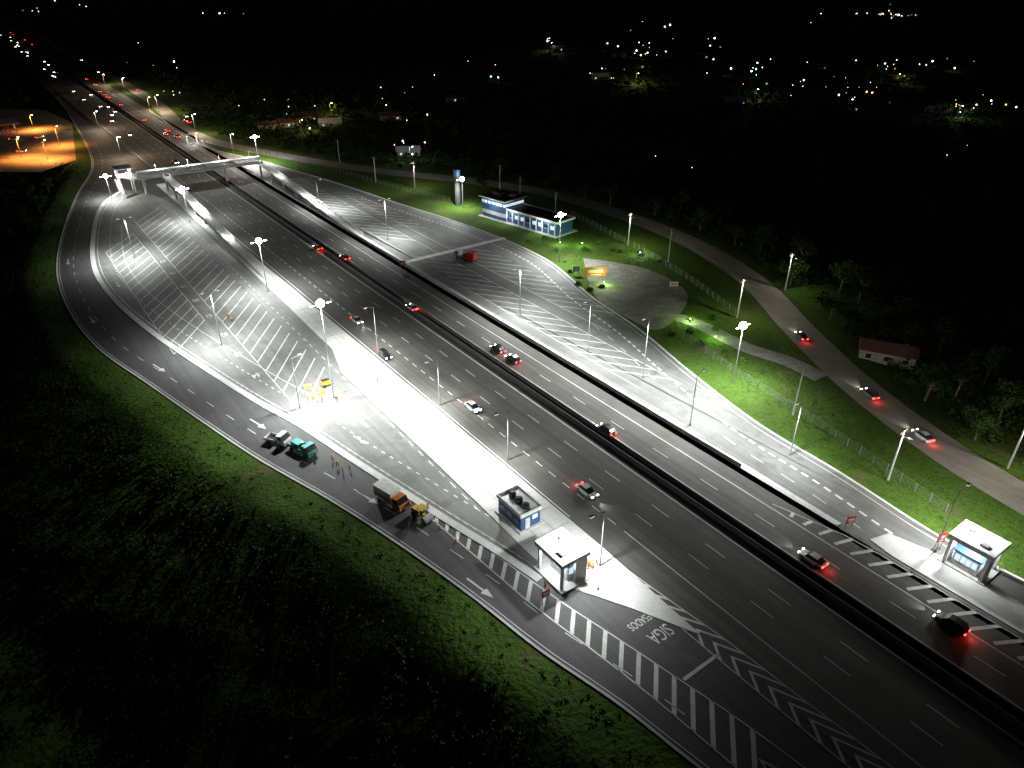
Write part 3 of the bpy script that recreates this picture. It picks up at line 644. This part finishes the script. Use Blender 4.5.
X,Y,Z=scatter(9000,(0,420),(-40,60),out_l(1.2,18)); R=np.random.uniform(.25,.8,len(X)); leafcloud('tall_grass',np.c_[X,Y,Z],R,20,.15,'grassb',.6)
X,Y,Z=scatter(8000,(0,560),(110,330),out_r(5,110)); R=np.random.uniform(.8,3.2,len(X)); leafcloud('roadside_scrub',np.c_[X,Y,Z+R*.4],R,26,.4,'leaf')
X,Y,Z=scatter(7000,(420,1500),(-500,900),lambda X,Y:(~inside(X,Y,platform))&(np.minimum(dist(X,Y,outer),dist(X,Y,frontR))>18)&(np.hypot(X-STN[0],Y-STN[1])>55)); R=np.random.uniform(2.5,6,len(X)); leafcloud('distant_trees',np.c_[X,Y,Z+R*.9],R,22,1.0,'leaf')
X,Y,Z=scatter(3500,(-200,420),(160,800),out_r(100,700)); R=np.random.uniform(2.5,6,len(X)); leafcloud('distant_woodland',np.c_[X,Y,Z+R*.9],R,24,.9,'leaf')
lawnpoly=np.array([P(470,235),P(520,238),P(575,262),P(600,300),P(700,360),P(940,520),P(1015,520),P(850,400),P(760,330),P(690,275),P(560,215)])
X,Y,Z=scatter(7000,(0,260),(100,200),lambda X,Y:inside(X,Y,lawnpoly)&~inside(X,Y,fore)&(dist(X,Y,front)>6)&(dist(X,Y,path)>3)&(dist(X,Y,rlot)>1.2)&~inside(X,Y,np.vstack([rlot,[Q(560,90)],[Q(-400,90)]])))
R=np.random.uniform(.2,.6,len(X)); leafcloud('lawn_tufts',np.c_[X,Y,Z],R,14,.14,'grassb',.5)
def tree_mesh(seed,h=7):
    r=random.Random(seed); mb=MB(); top=Vector((r.uniform(-.3,.3),r.uniform(-.3,.3),h*.55)); mb.cyl((0,0,0),top*.5,.22,.16,'bark',8); mb.cyl(top*.5,top,.16,.1,'bark',8)
    cl=[]
    for i in range(8):
        a=i*2.4+r.random(); L=r.uniform(1.2,2.3); st=top*r.uniform(.55,1); en=st+Vector((math.cos(a)*L,math.sin(a)*L,r.uniform(.8,2.4))); mb.cyl(st,en,.08,.03,'bark',5); cl.append((en,r.uniform(.8,1.35)))
    cl.append((top+Vector((0,0,1.8)),1.3))
    for c,R in cl:
        for j in range(110):
            d=Vector((r.gauss(0,1),r.gauss(0,1),r.gauss(0,.8))).normalized()*R*r.random()**.4; p=c+d; a=Vector((r.gauss(0,1),r.gauss(0,1),r.gauss(0,1))).normalized(); b=a.orthogonal(); s=r.uniform(.1,.24)
            mb.add([p-a*s,p-b*s*.7,p+a*s,p+b*s*.7],[(0,1,2,3)],'leaf')
    return mb.mesh('tree')
TM=[tree_mesh(i,6+i) for i in range(3)]
for u,v,s in ((20,215,1.3),(40,212,1.2),(8,230,1.4),(30,232,1.0),(12,200,1.2),(28,190,1.3),(6,185,1.3),(48,190,1.0),(482,192,.9),(520,190,.9),(585,200,1),(610,205,1.2),(655,215,1),(700,230,1.3),(735,245,1.2),(790,285,1.3),(830,320,1.1),(925,400,1.4),(955,395,1.5),(975,440,1.1),(1000,420,1.4),(860,300,1.6),(900,320,1.5),(60,100,1),(345,125,1.2),(430,140,1.2),(560,178,1.3),(500,172,1.2),(872,345,1.2),(905,352,1.3),(760,250,1.5),(800,270,1.6),(840,290,1.5),(720,225,1.4),(680,210,1.4),(940,350,1.6),(985,380,1.6)):
    pos=P(u,v); inst(rnd.choice(TM),'tree',(*pos,H(pos)-.1),rnd.random()*6,s)
bm_=MB(); r=random.Random(5)
for j in range(260):
    d=Vector((r.gauss(0,1),r.gauss(0,1),abs(r.gauss(0,.8)))).normalized()*.8*r.random()**.4; a=Vector((r.gauss(0,1),r.gauss(0,1),r.gauss(0,1))).normalized(); b=a.orthogonal(); bm_.add([d-a*.12,d-b*.09,d+a*.12,d+b*.09],[(0,1,2,3)],'grassb')
bm_.cyl((0,0,-.1),(0,0,.5),.05,.03,'bark',5); BMe=bm_.mesh('shrub')
for u,v in ((530,243),(545,238),(562,232),(572,240),(585,250),(600,243),(612,250),(556,250),(578,285),(590,290),(602,287),(690,320),(710,318),(672,335),(700,345),(715,330),(565,262),(570,272),(725,352),(742,362),(620,252),(640,254),(660,262),(760,372),(690,332)):
    inst(BMe,'shrub',P(u,v),r.random()*6,r.uniform(.8,1.8))
M['grn']=pm('garden_lens',(.5,.9,.3),.3,0,(.5,1,.3),20)
for u,v in ((560,245),(582,246),(604,285),(690,322),(715,340),(640,255)):
    mb=MB(); mb.cyl((0,0,0),(0,0,.9),.05,.05,'black',6); mb.cyl((0,0,.9),(0,0,1.15),.14,.1,'grn',8); mb.cyl((0,0,1.15),(0,0,1.2),.18,.18,'black',8)
    o=mb.obj('garden_light',P(u,v)); lamp_light(o,(0,0,2.2),1400,(.6,1,.35),.1,False)
# ------------------------------------------------------------------ distant town lights
def town(name,k,items):
    mb=MB()
    for (u,v,r_) in items:
        p=P(u,v); z=H(p)+rnd.uniform(3,8); s=r_; c=Vector((p[0],p[1],z))
        mb.add([c+Vector(x)*s for x in ((1,0,0),(-1,0,0),(0,1,0),(0,-1,0),(0,0,1),(0,0,-1))],[(0,2,4),(2,1,4),(1,3,4),(3,0,4),(2,0,5),(1,2,5),(3,1,5),(0,3,5)],k)
        if r_>.4 : mb.cyl((p[0],p[1],z-8),(p[0],p[1],z),.1,.1,'barr',3)
    mb.obj(name)
M['tw']=pm('town_lamp_white',(.9,.9,.9),.5,0,(.85,.95,1),7); M['tn']=pm('town_lamp_warm',(.9,.9,.9),.5,0,(1,.6,.25),6); M['tg']=pm('town_lamp_green',(.9,.9,.9),.5,0,(.5,1,.8),4)
cl=[(845,85,60,16,24),(760,70,50,14,12),(640,62,35,12,12),(600,78,25,8,7),(885,14,45,5,22),(915,58,50,6,14),(980,108,40,14,8),(548,50,8,5,6),(400,100,50,14,8),(480,78,60,20,5),(300,108,40,14,8),(140,60,60,20,6),(60,10,60,6,8),(225,12,25,6,5),(410,150,15,10,5),(700,60,60,20,7),(950,145,25,10,3),(660,20,30,10,5),(660,150,60,30,2),(960,100,40,10,8),(180,100,30,10,4)]
ws,wn,wg=[],[],[]
for cx,cy,sx,sy,n_ in cl:
    for i in range(n_):
        u=cx+rnd.gauss(0,.5)*sx; v=max(0,cy+rnd.gauss(0,.5)*sy); dd=80/(.5+.866*(v-384)/711)
        it=(u,v,dd/711*rnd.choice([.22,.3,.4,.5,.9])); rnd.choice([ws,ws,wn,wn,wg] if cy!=14 else [wn,ws]).append(it)
town('distant_town_lights','tw',ws); town('distant_town_lights','tn',wn); town('distant_town_lights','tg',wg)
# ------------------------------------------------------------------ world, moon, camera
w=bpy.data.worlds.new('World'); sc.world=w; w.use_nodes=True; nt=w.node_tree; sky=nt.nodes.new('ShaderNodeTexSky'); sky.sky_type='NISHITA'; sky.sun_disc=False
sky.sun_elevation=math.radians(3); sky.sun_rotation=math.radians(200); nt.links.new(sky.outputs[0],nt.nodes['Background'].inputs[0]); nt.nodes['Background'].inputs[1].default_value=.0012
s=bpy.data.lights.new('moon','SUN'); s.energy=.01; s.angle=math.radians(.5); s.color=(.8,.9,1); so=bpy.data.objects.new('moon',s); sc.collection.objects.link(so); so.rotation_euler=(math.radians(45),0,math.radians(200))
c=bpy.data.cameras.new('camera'); c.sensor_width=36; c.lens=711/1024*36; c.clip_end=20000; c.clip_start=1; co=bpy.data.objects.new('camera',c); sc.collection.objects.link(co)
co.location=(0,0,CAM_H); co.rotation_euler=(math.radians(60),0,0); sc.camera=co
sc.view_settings.view_transform='Standard'; sc.view_settings.look='None'; sc.view_settings.exposure=0
